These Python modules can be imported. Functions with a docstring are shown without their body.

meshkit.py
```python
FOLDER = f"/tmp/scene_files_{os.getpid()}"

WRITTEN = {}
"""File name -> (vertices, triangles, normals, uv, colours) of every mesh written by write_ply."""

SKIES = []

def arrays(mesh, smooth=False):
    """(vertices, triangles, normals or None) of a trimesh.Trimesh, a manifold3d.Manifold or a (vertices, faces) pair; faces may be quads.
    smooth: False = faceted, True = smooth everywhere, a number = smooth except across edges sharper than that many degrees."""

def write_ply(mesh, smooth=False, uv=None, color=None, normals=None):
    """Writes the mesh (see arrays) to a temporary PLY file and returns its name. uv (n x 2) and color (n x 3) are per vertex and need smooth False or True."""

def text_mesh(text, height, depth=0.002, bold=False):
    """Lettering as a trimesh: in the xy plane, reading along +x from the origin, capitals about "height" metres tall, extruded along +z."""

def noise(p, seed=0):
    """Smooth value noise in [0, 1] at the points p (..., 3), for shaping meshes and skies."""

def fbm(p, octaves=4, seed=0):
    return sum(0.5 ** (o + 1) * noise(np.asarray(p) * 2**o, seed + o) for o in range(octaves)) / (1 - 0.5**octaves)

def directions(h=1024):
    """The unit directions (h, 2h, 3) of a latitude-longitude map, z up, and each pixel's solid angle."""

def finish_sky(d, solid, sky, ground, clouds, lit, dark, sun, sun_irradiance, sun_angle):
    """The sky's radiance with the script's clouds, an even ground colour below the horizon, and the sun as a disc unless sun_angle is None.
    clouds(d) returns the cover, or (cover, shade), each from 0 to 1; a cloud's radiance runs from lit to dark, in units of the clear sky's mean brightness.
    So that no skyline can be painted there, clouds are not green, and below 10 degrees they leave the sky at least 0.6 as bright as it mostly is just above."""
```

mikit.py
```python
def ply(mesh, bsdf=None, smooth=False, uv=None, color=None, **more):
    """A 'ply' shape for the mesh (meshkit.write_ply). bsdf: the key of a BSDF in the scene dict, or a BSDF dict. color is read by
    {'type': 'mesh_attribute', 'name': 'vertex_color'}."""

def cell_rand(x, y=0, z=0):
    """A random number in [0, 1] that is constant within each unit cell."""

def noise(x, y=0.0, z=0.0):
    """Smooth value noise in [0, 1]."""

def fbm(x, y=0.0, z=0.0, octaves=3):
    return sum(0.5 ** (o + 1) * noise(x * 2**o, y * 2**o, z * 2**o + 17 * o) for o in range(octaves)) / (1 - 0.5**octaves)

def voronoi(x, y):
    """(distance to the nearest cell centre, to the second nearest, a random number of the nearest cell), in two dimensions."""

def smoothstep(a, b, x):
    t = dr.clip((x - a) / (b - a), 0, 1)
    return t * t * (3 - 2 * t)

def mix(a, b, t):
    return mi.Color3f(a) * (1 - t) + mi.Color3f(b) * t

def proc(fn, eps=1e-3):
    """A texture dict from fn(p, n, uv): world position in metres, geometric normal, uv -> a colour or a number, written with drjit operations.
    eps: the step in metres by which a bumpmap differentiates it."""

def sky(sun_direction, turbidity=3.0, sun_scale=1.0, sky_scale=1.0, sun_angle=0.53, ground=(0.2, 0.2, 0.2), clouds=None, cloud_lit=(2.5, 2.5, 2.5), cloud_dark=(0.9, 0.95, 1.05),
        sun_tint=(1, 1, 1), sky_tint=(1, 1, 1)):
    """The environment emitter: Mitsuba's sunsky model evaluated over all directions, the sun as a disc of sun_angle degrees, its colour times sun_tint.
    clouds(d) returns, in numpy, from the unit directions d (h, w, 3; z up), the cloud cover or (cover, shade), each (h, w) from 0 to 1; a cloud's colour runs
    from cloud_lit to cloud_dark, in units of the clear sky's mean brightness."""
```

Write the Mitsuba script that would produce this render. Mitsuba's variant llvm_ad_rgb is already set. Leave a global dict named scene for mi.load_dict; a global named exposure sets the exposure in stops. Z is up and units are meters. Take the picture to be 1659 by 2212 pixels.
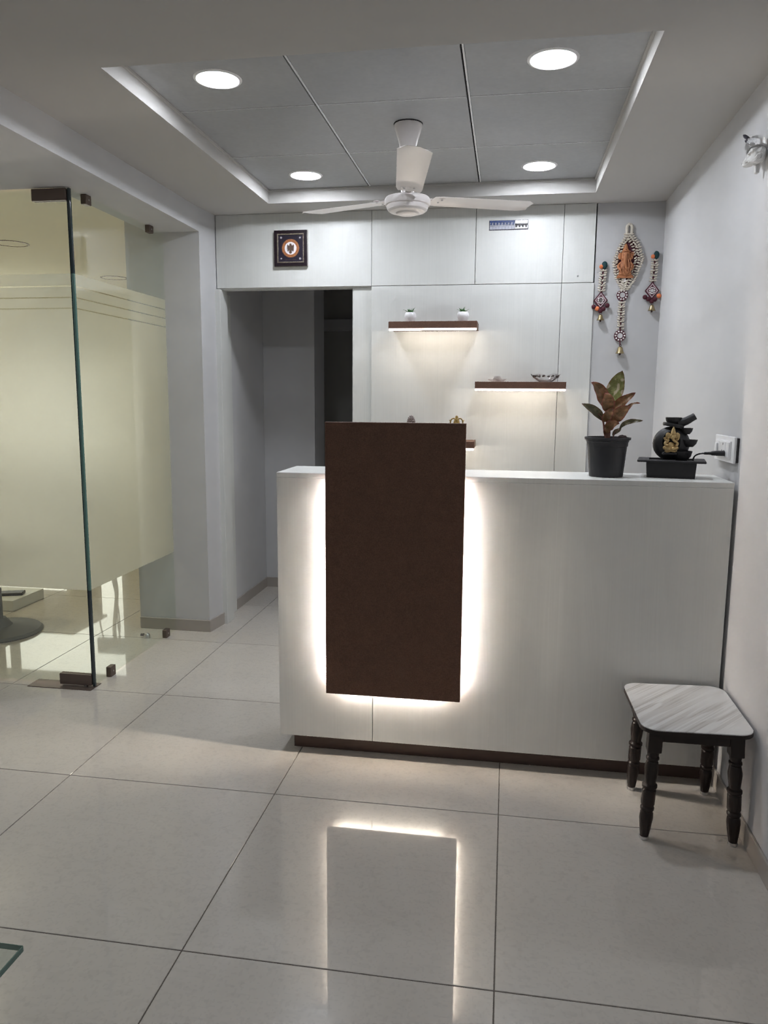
import math, random
import numpy as np, trimesh, manifold3d as m3
import drjit as dr
import mitsuba as mi
import mikit, meshkit
from mikit import ply, proc, noise, fbm, smoothstep, mix
from shapely.geometry import Polygon, Point, box as sbox
T = mi.ScalarTransform4f
rng = random.Random(7)
scene, labels = {}, {}
exposure = 1.6

# ------------------------------------------------------------------ camera
W, H, F = 1659, 2212, 1638.4
YAW, PITCH, ROLL, EYE = .1599, -.1497, .0072, np.array([0, 0, 1.418])
cy, sy, cp, sp = math.cos(YAW), math.sin(YAW), math.cos(PITCH), math.sin(PITCH)
fwd = np.array([-sy * cp, cy * cp, sp])
rgt = np.array([cy, sy, 0])
upv = np.cross(rgt, fwd)
up = -math.sin(ROLL) * rgt + math.cos(ROLL) * upv
scene['camera'] = {'type': 'perspective', 'fov': math.degrees(2 * math.atan(W / 2 / F)), 'fov_axis': 'x', 'near_clip': .05, 'far_clip': 100.,
                   'to_world': T().look_at(origin=EYE.tolist(), target=(EYE + fwd).tolist(), up=up.tolist())}

# ------------------------------------------------------------------ light levels (radiance of the lamps)
COOL, WARM, CABIN = np.array([.92, .96, 1.03]), np.array([1., .90, .77]), np.array([1., .85, .60])
L_DOWN, L_FRONT, L_LED, L_SHELF, L_CABIN = 46., 40., 72., 14., 34.
emit = lambda c, k: {'type': 'area', 'radiance': {'type': 'rgb', 'value': [float(v) for v in np.asarray(c) * k]}}

# ------------------------------------------------------------------ materials
rgb = lambda c: {'type': 'rgb', 'value': [float(v) for v in c]}
def mat(name, c, rough=.5, metal=0., spec=.5, **k):
    scene['mat_' + name] = {'type': 'twosided', 'bsdf': {'type': 'principled', 'base_color': c if isinstance(c, dict) else rgb(c), 'roughness': rough, 'metallic': metal, 'specular': spec, **k}}
    return 'mat_' + name
wall_m = mat('wall', proc(lambda p, n, uv: mix((.52, .52, .528), (.555, .555, .563), fbm(p.x * 9, p.y * 9, p.z * 9))), .75, spec=.2)
soffit_m = mat('soffit', (.47, .46, .445), .8, spec=.2)
ctile_m = mat('ceiling_tile', proc(lambda p, n, uv: mix((.36, .37, .38), (.41, .42, .43), fbm(p.x * 60, p.y * 60, p.z))), .6, spec=.3)
tbar_m = mat('grid_bar', (.72, .73, .74), .4)
dark_m = mat('gap_dark', (.03, .03, .032), .8)
def grain(p, n, uv):
    a = p.x + p.y
    w = fbm(a * 9, p.z * .55) * 2.2
    g = noise(a * 160 + w * 14, p.z * 1.6) * .6 + noise(a * 420, p.z * 3) * .4
    return mix((.615, .622, .602), (.655, .662, .642), g)
def grain_bump(p, n, uv):
    a = p.x + p.y
    w = fbm(a * 9, p.z * .55) * 2.2
    return smoothstep(.35, .75, noise(a * 150 + w * 14, p.z * 1.4))
scene['mat_laminate'] = {'type': 'twosided', 'bsdf': {'type': 'bumpmap', 'arbitrary': proc(grain_bump, .002), 'scale': .00010,
                         'bsdf': {'type': 'principled', 'base_color': proc(grain), 'roughness': .38, 'specular': .45}}}
lam_m = 'mat_laminate'
lamplain_m = mat('laminate_plain', (.62, .63, .61), .4)
def weave(p, n, uv):
    a = p.x + p.y * .3
    t = noise(a * 900, p.z * 220) * .5 + noise(a * 220, p.z * 900) * .5
    b = fbm(a * 40, p.z * 40)
    return mix((.092, .046, .030), (.140, .072, .047), smoothstep(.15, .85, t * .75 + b * .25))
brown_m = mat('brown_laminate', proc(weave), .5, spec=.35)
brownplain_m = mat('brown_plain', (.05, .028, .022), .5)
def tilec(p, n, uv):
    g = fbm(p.x * 5, p.y * 5, 3., 4)
    s = smoothstep(.62, .8, noise(p.x * 150, p.y * 150)) * .25 + smoothstep(.6, .85, noise(p.x * 55, p.y * 75)) * .2
    return mix((.50, .468, .425), (.55, .517, .472), g) * (1 - .18 * s)
tl = lambda r: {'type': 'principled', 'base_color': proc(tilec), 'roughness': r, 'specular': .55}
scene['mat_tile'] = {'type': 'twosided', 'bsdf': {'type': 'blendbsdf', 'weight': .28, 'a': tl(.022), 'b': tl(.22)}}
tile_m = 'mat_tile'
grout_m = mat('grout', (.17, .15, .13), .9)
skirt_m = mat('skirting', (.36, .33, .30), .35)
white_m = mat('white_plastic', (.78, .78, .79), .3)
fan_m = mat('fan_enamel', (.80, .76, .745), .28, clearcoat=.5)
black_m = mat('black_plastic', (.012, .012, .014), .4)
pot_m = mat('pot_black', (.018, .019, .023), .5)
resin_m = mat('resin_black', (.012, .012, .014), .5)
gold_m = mat('gold_paint', (.50, .36, .17), .35, .6)
brass_m = mat('brass', (.62, .43, .16), .22, 1.)
bell_m = mat('old_brass', (.42, .34, .19), .35, 1.)
steel_m = mat('steel', (.62, .62, .62), .25, 1.)
bronze_m = mat('brown_metal', (.15, .115, .10), .42, .6)
wood_m = mat('dark_wood', (.012, .0075, .0065), .32, spec=.3)
def stooltop(p, n, uv):
    a = (p.x * .9 - p.y * .75)
    b = (p.x * .75 + p.y * .9)
    g = smoothstep(.48, .62, noise(a * 62, b * 3.5)) * .6 + smoothstep(.5, .7, noise(a * 170, b * 5)) * .4
    return mix((.60, .60, .60), (.40, .39, .38), g * smoothstep(.3, .6, fbm(a * 9, b * 2)))
stooltop_m = mat('stool_top', proc(stooltop), .35)
shell_m = mat('shell', (.58, .53, .45), .35)
rope_m = mat('rope', (.66, .61, .53), .8)
maroon_m = mat('maroon', (.07, .012, .022), .8)
teal_m = mat('teal_thread', (.008, .04, .045), .8)
orange_m = mat('orange_thread', (.75, .22, .09), .8)
terra_m = mat('terracotta', (.42, .17, .075), .55)
terradark_m = mat('terracotta_dark', (.16, .045, .02), .6)
mirror_m = mat('mirror_glass', (.75, .74, .75), .12, 1.)
bead_m = mat('bead_white', (.78, .74, .74), .4)
navy_m = mat('navy_print', (.018, .014, .026), .3)
frame_m = mat('frame_dark', (.012, .006, .010), .3)
frameg_m = mat('frame_gold', proc(lambda p, n, uv: mix((.10, .07, .04), (.62, .55, .44), smoothstep(.4, .6, noise(p.x * 800, p.z * 800)))), .3, .7)
orangep_m = mat('orange_print', proc(lambda p, n, uv: mix((.40, .16, .06), (.22, .08, .035), smoothstep(.45, .6, noise(p.x * 600, p.z * 600)))), .4)
paper_m = mat('paper_white', (.72, .68, .70), .5)
brownp_m = mat('brown_print', (.09, .05, .035), .5)
silver_m = mat('silver_print', (.45, .42, .45), .4)
blue_m = mat('breaker_blue', (.025, .05, .16), .4)
greyb_m = mat('breaker_grey', (.42, .43, .50), .4)
green_m = mat('succulent_green', (.065, .16, .055), .5)
soil_m = mat('soil', (.035, .022, .02), .95)
cgrey_m = mat('chair_grey', (.16, .165, .165), .6)
cream_m = mat('cabin_paint', (.74, .71, .62), .8, spec=.2)
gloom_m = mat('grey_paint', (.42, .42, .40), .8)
tissue_m = mat('wrap', (.60, .60, .59), .6)
wire_m = mat('wire', (.01, .01, .02), .4)
gledge_m = mat('glass_edge', (.012, .028, .034), .12, spec=.8)
gledgef_m = mat('glass_edge_frosted', (.085, .17, .15), .25, spec=.6)
scene['mat_pane'] = {'type': 'thindielectric', 'int_ior': 1.52, 'specular_transmittance': rgb((.82, .895, .86))}
pane_m = 'mat_pane'
scene['mat_frost'] = {'type': 'principledthin', 'base_color': rgb((.94, .905, .85)), 'roughness': .55, 'spec_trans': .28, 'diff_trans': 1.5, 'eta': 1.33}
frost_m = 'mat_frost'
scene['mat_crystal'] = {'type': 'dielectric', 'int_ior': 1.5}
scene['mat_clear_glass'] = {'type': 'thindielectric', 'int_ior': 1.6, 'specular_transmittance': rgb((.97, .96, .96))}
def leafc(p, n, uv):
    u, v = uv.x, uv.y                      # along, across (-1..1)
    vein = smoothstep(.10, .0, dr.abs(v)) * .6 + smoothstep(.8, 1., dr.abs(dr.sin(u * 26 + dr.abs(v) * 5))) * .18
    rim = smoothstep(.72, 1., dr.abs(v)) + smoothstep(.85, 1., u)
    blot = smoothstep(.42, .7, fbm(p.x * 60, p.y * 60, p.z * 60))
    return u, v, vein, rim, blot
def leaf_green(p, n, uv):
    u, v, vein, rim, blot = leafc(p, n, uv)
    c = mix((.17, .185, .055), (.30, .32, .13), blot)
    c = mix(c, (.55, .50, .35), smoothstep(.66, .74, noise(p.x * 75, p.y * 75, p.z * 45)))
    return mix(mix(c, (.40, .38, .20), vein * .6), (.22, .06, .04), rim * .4)
def leaf_red(p, n, uv):
    u, v, vein, rim, blot = leafc(p, n, uv)
    c = mix((.17, .095, .04), (.33, .17, .085), blot)
    return mix(mix(c, (.34, .20, .12), vein * .5), (.30, .055, .055), rim * .7)
def leaf_dark(p, n, uv):
    u, v, vein, rim, blot = leafc(p, n, uv)
    return mix(mix((.09, .085, .045), (.17, .155, .085), blot), (.16, .06, .05), rim * .6)
lg_m, lr_m, ld_m = mat('leaf_green', proc(leaf_green), .35), mat('leaf_red', proc(leaf_red), .35), mat('leaf_dark', proc(leaf_dark), .4)
stem_m = mat('stem', (.26, .13, .105), .5)

# ------------------------------------------------------------------ mesh helpers
def obj(key, mesh, m, smooth=False, label=None, cat=None, group=None, kind=None, **more):
    k, i = key, 0
    while k in scene:
        i += 1
        k = f'{key}_{i:03d}'
    scene[k] = ply(mesh, m, smooth, **more)
    tag(k, label, cat, group, kind)
    return k
def tag(k, label=None, cat=None, group=None, kind=None):
    d = {a: b for a, b in dict(label=label, category=cat, group=group, kind=kind).items() if b}
    if d: labels[k] = d
    return k
def struct(key, mesh, m, label=None, smooth=False):
    return obj(key, mesh, m, smooth, label=label, kind='structure')
cat = lambda *ms: trimesh.util.concatenate([m for m in ms])
def bx(x0, x1, y0, y1, z0, z1, c=0.):
    if c <= 0:
        m = trimesh.creation.box((x1 - x0, y1 - y0, z1 - z0)); m.apply_translation(((x0 + x1) / 2, (y0 + y1) / 2, (z0 + z1) / 2)); return m
    p = []
    for sx in (0, 1):
        for sy_ in (0, 1):
            for sz in (0, 1):
                X, Y, Z = (x0, x1)[sx], (y0, y1)[sy_], (z0, z1)[sz]
                a, b, d = (c, -c)[sx], (c, -c)[sy_], (c, -c)[sz]
                p += [(X, Y + b, Z + d), (X + a, Y, Z + d), (X + a, Y + b, Z)]
    return trimesh.convex.convex_hull(np.array(p))
def lathe(prof, n=32, at=(0, 0, 0)):
    m = trimesh.creation.revolve(np.array(prof, float), sections=n)
    m.fix_normals()
    m.apply_translation(at)
    return m
def tube(pts, r, n=8, cap=True, smooth_pts=0):
    p = np.array(pts, float)
    if smooth_pts:
        from scipy.interpolate import CubicSpline
        t = np.r_[0, np.cumsum(np.linalg.norm(np.diff(p, axis=0), axis=1))]
        q = np.linspace(0, t[-1], smooth_pts)
        rr = np.interp(q, t, np.broadcast_to(r, len(p)))
        p, r = CubicSpline(t, p)(q), rr
    r = np.broadcast_to(r, len(p))
    t = np.gradient(p, axis=0); t /= np.linalg.norm(t, axis=1, keepdims=True)
    a = np.cross(t[0], (0, 0, 1.) if abs(t[0][2]) < .9 else (1., 0, 0)); A = []
    for i in range(len(p)):
        a = a - t[i] * (a @ t[i]); a /= np.linalg.norm(a); A.append(a.copy())
    A = np.array(A); B = np.cross(t, A)
    th = np.arange(n) * 2 * np.pi / n
    v = (p[:, None] + r[:, None, None] * (np.cos(th)[None, :, None] * A[:, None] + np.sin(th)[None, :, None] * B[:, None])).reshape(-1, 3)
    f = []
    for i in range(len(p) - 1):
        for j in range(n):
            k = (j + 1) % n
            f += [(i * n + j, i * n + k, (i + 1) * n + k), (i * n + j, (i + 1) * n + k, (i + 1) * n + j)]
    if cap:
        v = np.vstack([v, p[:1], p[-1:]]); o = len(v) - 2; e = (len(p) - 1) * n
        for j in range(n):
            k = (j + 1) % n
            f += [(o, k, j), (o + 1, e + j, e + k)]
    m = trimesh.Trimesh(v, f, process=False); m.fix_normals(); return m
def extrude(poly, h, at=(0, 0, 0)):
    m = trimesh.creation.extrude_polygon(poly, h, engine='earcut'); m.apply_translation(at); return m
def upright(m, y):                        # xy drawing -> xz plane, its face towards -y at y
    m = m.copy(); v = m.vertices.copy()
    m.vertices = np.c_[v[:, 0], y - v[:, 2], v[:, 1]]
    m.fix_normals(); return m
def sphere(c, r, s=2, sc=(1, 1, 1)):
    m = trimesh.creation.icosphere(s, 1.); m.apply_scale(np.array(sc, float) * r); m.apply_translation(c); return m
def hull_of(pts_r):                       # hull of spheres
    return trimesh.convex.convex_hull(np.vstack([sphere(c, r, 1).vertices for c, r in pts_r]))
def rotz(m, deg, c=(0, 0, 0)):
    m.apply_transform(trimesh.transformations.rotation_matrix(math.radians(deg), (0, 0, 1), c)); return m
def rot(m, deg, ax, c=(0, 0, 0)):
    m.apply_transform(trimesh.transformations.rotation_matrix(math.radians(deg), ax, c)); return m
def cyl(p0, p1, r, n=20): return tube([p0, p1], r, n)
def man(m): return m3.Manifold(m3.Mesh(np.asarray(m.vertices, np.float32), np.asarray(m.faces, np.uint32)))
def tri(M):
    q = M.to_mesh(); return trimesh.Trimesh(q.vert_properties[:, :3], q.tri_verts, process=False)

# ------------------------------------------------------------------ dimensions
ZS, ZC = 2.467, 2.538                                # lowered ceiling, ceiling grid
RX0, RX1, RY0, RY1 = -1.335, .410, 2.460, 4.213       # its opening
WY = 4.43                                            # panelled back wall
XR = .80                                             # right wall
XG, GY, JY, XL = -1.967, 3.285, 4.236, -1.752        # glass partition, its corner, the pier, left wall plane
ZL = 2.3375                                          # under the lintel
YF = -3.0
KL, KR, KF, KK, KT, KB = -.867, .786, 2.786, 3.069, 1.133, .075

# ------------------------------------------------------------------ floor: 0.8 m tiles over grout
struct('floor', bx(-7., XR + .2, YF - .2, 8.4, -.06, -.0035), grout_m, 'dark grout bed of the polished tile floor')
gx = [-1.5903 + .8 * k for k in range(-7, 5)]
gy_ = [4.848 - .7955 * k for k in range(-5, 11)]
for i in range(len(gx) - 1):
    for j in range(len(gy_) - 1):
        x0, x1, y1, y0 = gx[i], min(gx[i + 1], XR), gy_[j], gy_[j + 1]
        if x1 - x0 < .05 or y1 < YF: continue
        dz = rng.uniform(-.00015, .00015)
        obj('floor__tile', bx(x0 + .0018, x1 - .0018, max(y0, YF) + .0018, y1 - .0018, -.0035, dz, .0008), tile_m)

# ------------------------------------------------------------------ ceiling
soff = Polygon([(-1.9, YF), (XR + .15, YF), (XR + .15, WY + .2), (-1.9, WY + .2)], [[(RX0, RY0), (RX1, RY0), (RX1, RY1), (RX0, RY1)]])
struct('ceiling', extrude(soff, .16, (0, 0, ZS)), soffit_m, 'plain lowered ceiling with a rectangular recess')
obj('ceiling__backing', bx(RX0 - .05, RX1 + .05, RY0 - .05, RY1 + .05, ZC + .016, ZC + .04), dark_m)
cx = [RX0, -.770, -.183, RX1]
cyy = [RY0, 3.06, 3.648, RY1]
for i in range(3):
    for j in range(3):
        g = .007
        obj('ceiling__panel', bx(cx[i] + (g if i else .003), cx[i + 1] - (g if i < 2 else .003), cyy[j] + (.004 if j else .003), cyy[j + 1] - (.004 if j < 2 else .003), ZC, ZC + .012, .0015), ctile_m)
for i in (1, 2):
    obj('ceiling__grid_bar', bx(cx[i] - .0005, cx[i] + .0065, RY0 + .002, RY1 - .002, ZC - .002, ZC + .015, .0008), tbar_m)
for j in (1, 2):
    for i in range(3):
        obj('ceiling__grid_bar', bx(cx[i] + .008, cx[i + 1] - .009, cyy[j] - .0022, cyy[j] + .0022, ZC - .001, ZC + .014, .0006), tbar_m)
lip = .009
obj('ceiling__moulding', cat(bx(RX0, RX0 + lip, RY0, RY1, ZC - .010, ZC - .001), bx(RX1 - lip, RX1, RY0, RY1, ZC - .010, ZC - .001), bx(RX0 + lip, RX1 - lip, RY1 - lip, RY1, ZC - .010, ZC - .001)), soffit_m)

# ------------------------------------------------------------------ walls
struct('wall_right', bx(XR, XR + .15, YF, WY + .2, -.05, ZS + .1), wall_m, 'plain white right wall')
struct('wall_front', bx(-5., XR + .15, YF - .15, YF, -.05, ZS + .1), wall_m, 'plain white wall behind the camera')
pier = Polygon([(-2.2, JY), (XL, JY), (-1.733, 4.41), (-1.733, 4.53), (-2.2, 4.53)])
struct('wall_left', extrude(pier, ZS + .05, (0, 0, -.003)), wall_m, 'white wall pier beside the glass partition')
obj('wall_left__lintel', bx(-2.05, XL, YF, JY + .01, ZL, ZS + .05), wall_m, label='white lintel above the glass partition')
struct('wall_lobby', cat(bx(-3.75, -3.6, YF, GY, -.05, ZL + .1), bx(-3.75, -2.05, YF, GY + .01, ZL, ZL + .1)), wall_m, 'side lobby wall and ceiling')
# glass cabin shell
struct('wall_cabin', bx(-6.75, -6.6, GY - .02, 7.9, -.05, 2.6), cream_m, 'cream left wall of the cabin')
struct('wall_cabin_rear', bx(-6.6, -2.05, 7.75, 7.9, -.05, 2.6), cream_m, 'cream rear wall of the cabin')
struct('wall_cabin_front', cat(bx(-6.6, -2.88, GY - .06, GY, -.05, ZL + .2), bx(-2.88, -2.05, GY - .06, GY + .0, ZL + .003, 2.6)), cream_m, 'cream wall beside the glass door')
struct('window_1', bx(-6.3, -4.22, 7.735, 7.7495, .12, 1.75, .002), white_m, 'bright window blind at the back of the cabin')
scene['window_1']['emitter'] = emit((1., .95, .84), 1.1)
obj('window_1__frame', cat(bx(-6.36, -6.302, 7.725, 7.7495, .06, 1.81), bx(-4.218, -4.16, 7.725, 7.7495, .06, 1.81), bx(-6.302, -4.218, 7.725, 7.7495, .06, .118), bx(-6.302, -4.218, 7.725, 7.7495, 1.752, 1.81)), white_m)
struct('ceiling_cabin', bx(-6.6, -2.05, GY, 7.75, 2.5, 2.6), cream_m, 'cream cabin ceiling')
# passage behind the panelled wall
struct('wall_passage', bx(-2.05, -1.765, 4.532, 7.74, -.05, 2.6), wall_m, 'white left wall of the unlit passage')
struct('wall_passage_end', bx(-1.764, -1.382, 5.385, 5.68, -.05, 2.43), wall_m, 'white end wall of the passage')
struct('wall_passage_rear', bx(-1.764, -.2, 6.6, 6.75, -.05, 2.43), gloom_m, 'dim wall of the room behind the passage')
struct('wall_passage_right', bx(-.75, -.6, WY + .195, 6.6, -.05, 2.43), wall_m, 'right wall of the passage')
struct('ceiling_passage', bx(-1.764, -.798, WY + .088, 6.75, 2.432, 2.55), wall_m, 'passage ceiling')
obj('wall_passage_rear__rail', bx(-1.76, -.75, 6.52, 6.5995, 1.985, 2.08, .004), wall_m)
sk = .072
struct('baseboard_right', bx(XR - .009, XR, YF, KK, 0, sk, .002), skirt_m, 'beige tile skirting along the right wall')
struct('baseboard_left', cat(bx(-2.2, XL + .009, JY - .009, JY, 0, sk, .002), extrude(Polygon([(XL, JY), (XL + .009, JY), (-1.723, 4.41), (-1.733, 4.41)]), sk, (0, 0, 0))), skirt_m, 'beige tile skirting around the pier')
struct('baseboard_passage', cat(bx(-1.765, -1.756, 4.715, 5.376, 0, sk, .002), bx(-1.765, -1.382, 5.376, 5.385, 0, sk, .002)), skirt_m, 'beige tile skirting in the passage')
# back wall: panels and loft cabinet
struct('wall_back', bx(-.797, .4365, WY + .02, WY + .19, -.05, 2.044), wall_m, 'panelled white back wall')
struct('wall_niche', bx(.4465, XR, WY + .012, WY + .2, -.05, ZS - .0005), wall_m, 'white wall right of the panelling')
for x0, x1 in ((-.796, .2683), (.2708, .4445)):
    obj('wall_back__panel', bx(x0, x1, WY, WY + .019, 0, 2.0490, .0008), lam_m)
lc = tag('loft_cabinet', 'white overhead loft cabinet running above the doorway and wall panels', 'cabinet')
obj('loft_cabinet__body', cat(bx(-1.73, -.797, WY + .018, WY + .085, 2.0455, ZS - .001), bx(-.797, .436, WY + .018, WY + .19, 2.0455, ZS - .001)), lamplain_m)
for x0, x1 in ((-1.728, -.7975), (-.7955, -.2085), (-.2055, .2690), (.2715, .4390)):
    obj('loft_cabinet__door', bx(x0, x1, WY, WY + .0178, 2.0520, ZS - .0015, .0008), lam_m)
for x, z in ((-.203, 2.069), (.355, 2.087), (.112, 2.450)):
    obj('loft_cabinet__door_lock', rot(cyl((0, 0, 0), (0, 0, .003), .0045, 16), 90, (1, 0, 0)).apply_translation((x, WY, z)), steel_m, 30)
# doorway
struct('trim_1', cat(bx(-1.735, -1.703, WY - .02, 4.53, 0, 2.0455, .002), bx(-1.778, -1.752, 4.53, 4.712, 0, 2.0455, .002)), lamplain_m, 'white jamb of the doorway')
d = struct('door_1', bx(-.912, -.45, 4.468, 4.498, .01, 2.03, .002), lam_m, 'white sliding door leaf slid behind the panelled wall') if False else None
struct('door_1', bx(-.912, -.7975, 4.452, 4.482, .006, 2.0445, .0015), lam_m, 'edge of the white sliding door leaf in the doorway')

# ------------------------------------------------------------------ ceiling downlights
def downlight(x, y, z, r, label, on=True, L=L_DOWN, c=COOL, group='round LED downlights of the ceiling grid'):
    k = 'downlight'; i = 0
    while k + '__rim' in scene: i += 1; k = f'downlight_{i:03d}'
    tag(k, label, 'light', group)
    obj(k + '__rim', lathe([(r, z - .0005), (r + .001, z - .004), (r + .008, z - .003), (r + .011, z), (r, z)], 48, (x, y, 0)), white_m if on else bronze_m, 40)
    dsk = lathe([(0, z - .0015), (r, z - .0012)], 48, (x, y, 0))
    if dsk.face_normals[:, 2].mean() > 0: dsk.invert()
    scene[k + '__diffuser'] = ply(dsk, white_m if on else cream_m, False, **({'emitter': emit(c, L)} if on else {}))
downlight(-1.060, 2.774, ZC, .075, 'lit round downlight in the front left panel of the ceiling grid')
downlight(.112, 2.777, ZC, .075, 'lit round downlight in the front right panel of the ceiling grid, the largest in view')
downlight(-1.058, 3.970, ZC, .075, 'lit round downlight left of the fan, in the rear left ceiling panel')
downlight(.113, 3.968, ZC, .075, 'lit round downlight above the breaker strip, in the rear right ceiling panel')
downlight(-.46, -.3, ZS, .075, 'lit round downlight in the plain ceiling behind the camera', True, L_FRONT)
downlight(-.46, -2.0, ZS, .075, 'lit round downlight far behind the camera', True, L_FRONT)
downlight(-2.70, 1.30, ZL, .075, 'lit round downlight of the side lobby, out of view at the left', True, 34., COOL, None)
downlight(-3.58, 5.20, 2.5, .11, 'unlit round ceiling light seen through the glass door at the left edge', False, group='unlit lights of the cabin ceiling')
downlight(-3.65, 6.79, 2.5, .11, 'unlit round ceiling light seen through the fixed glass panel', False, group='unlit lights of the cabin ceiling')
downlight(-3.25, 3.75, 2.5, .09, 'warm cabin ceiling light out of view behind the glass door', True, L_CABIN, CABIN, None)
downlight(-3.9, 4.9, 2.5, .09, 'warm cabin ceiling light out of view near the cabin wall', True, L_CABIN, CABIN, None)

# ------------------------------------------------------------------ reception counter
tag('reception_counter', 'white wood-grain reception counter with a backlit tall brown front panel', 'counter')
seam = -.4895
for x0, x1 in ((KL, seam - .0012), (seam + .0012, KR)):
    obj('reception_counter__front_panel', bx(x0, x1, KF, KF + .019, KB, KT - .0195, .0008), lam_m)
obj('reception_counter__carcass', bx(KL + .019, KR - .002, KF + .0195, KK - .002, KB + .002, KT - .0195), lamplain_m)
obj('reception_counter__side_panel', bx(KL, KL + .0185, KF + .0195, KK, KB, KT - .0195, .0008), lam_m)
obj('reception_counter__top', bx(KL, KR, KF, KK, KT - .019, KT, .001), lam_m)
obj('reception_counter__plinth', bx(-.8245, KR - .004, KF + .058, KK - .02, 0, KB, .001), brownplain_m, label='dark brown recessed plinth')
B0, B1, BB, BT, BF = -.6627, -.1462, .2837, 1.3286, 2.731
obj('reception_counter__feature_panel', bx(B0, B1, BF, BF + .022, BB, BT, .0012), brown_m, label='tall brown woven-look panel standing proud of the counter front')
obj('reception_counter__panel_frame', cat(bx(B0 + .045, B1 - .045, BF + .0225, KF - .0005, BB + .045, KT + .0), bx(B0 + .004, B1 - .004, BF + .0225, BF + .05, KT + .012, BT - .001)), brownplain_m)
ins = .018
def led(key, x0, x1, y0, y1, z0, z1, L, c=WARM):
    k = obj(key, bx(x0, x1, y0, y1, z0, z1), white_m, label='glowing LED strip'); scene[k]['emitter'] = emit(c, L); return k
led('reception_counter__led_strip', B0 + ins, B0 + ins + .010, BF + .024, BF + .034, BB + .035, KT - .03, L_LED)
led('reception_counter__led_strip', B1 - ins - .010, B1 - ins, BF + .024, BF + .034, BB + .035, KT - .03, L_LED)
led('reception_counter__led_strip', B0 + .04, B1 - .06, BF + .024, BF + .034, BB + ins, BB + ins + .010, L_LED * .5)

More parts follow.
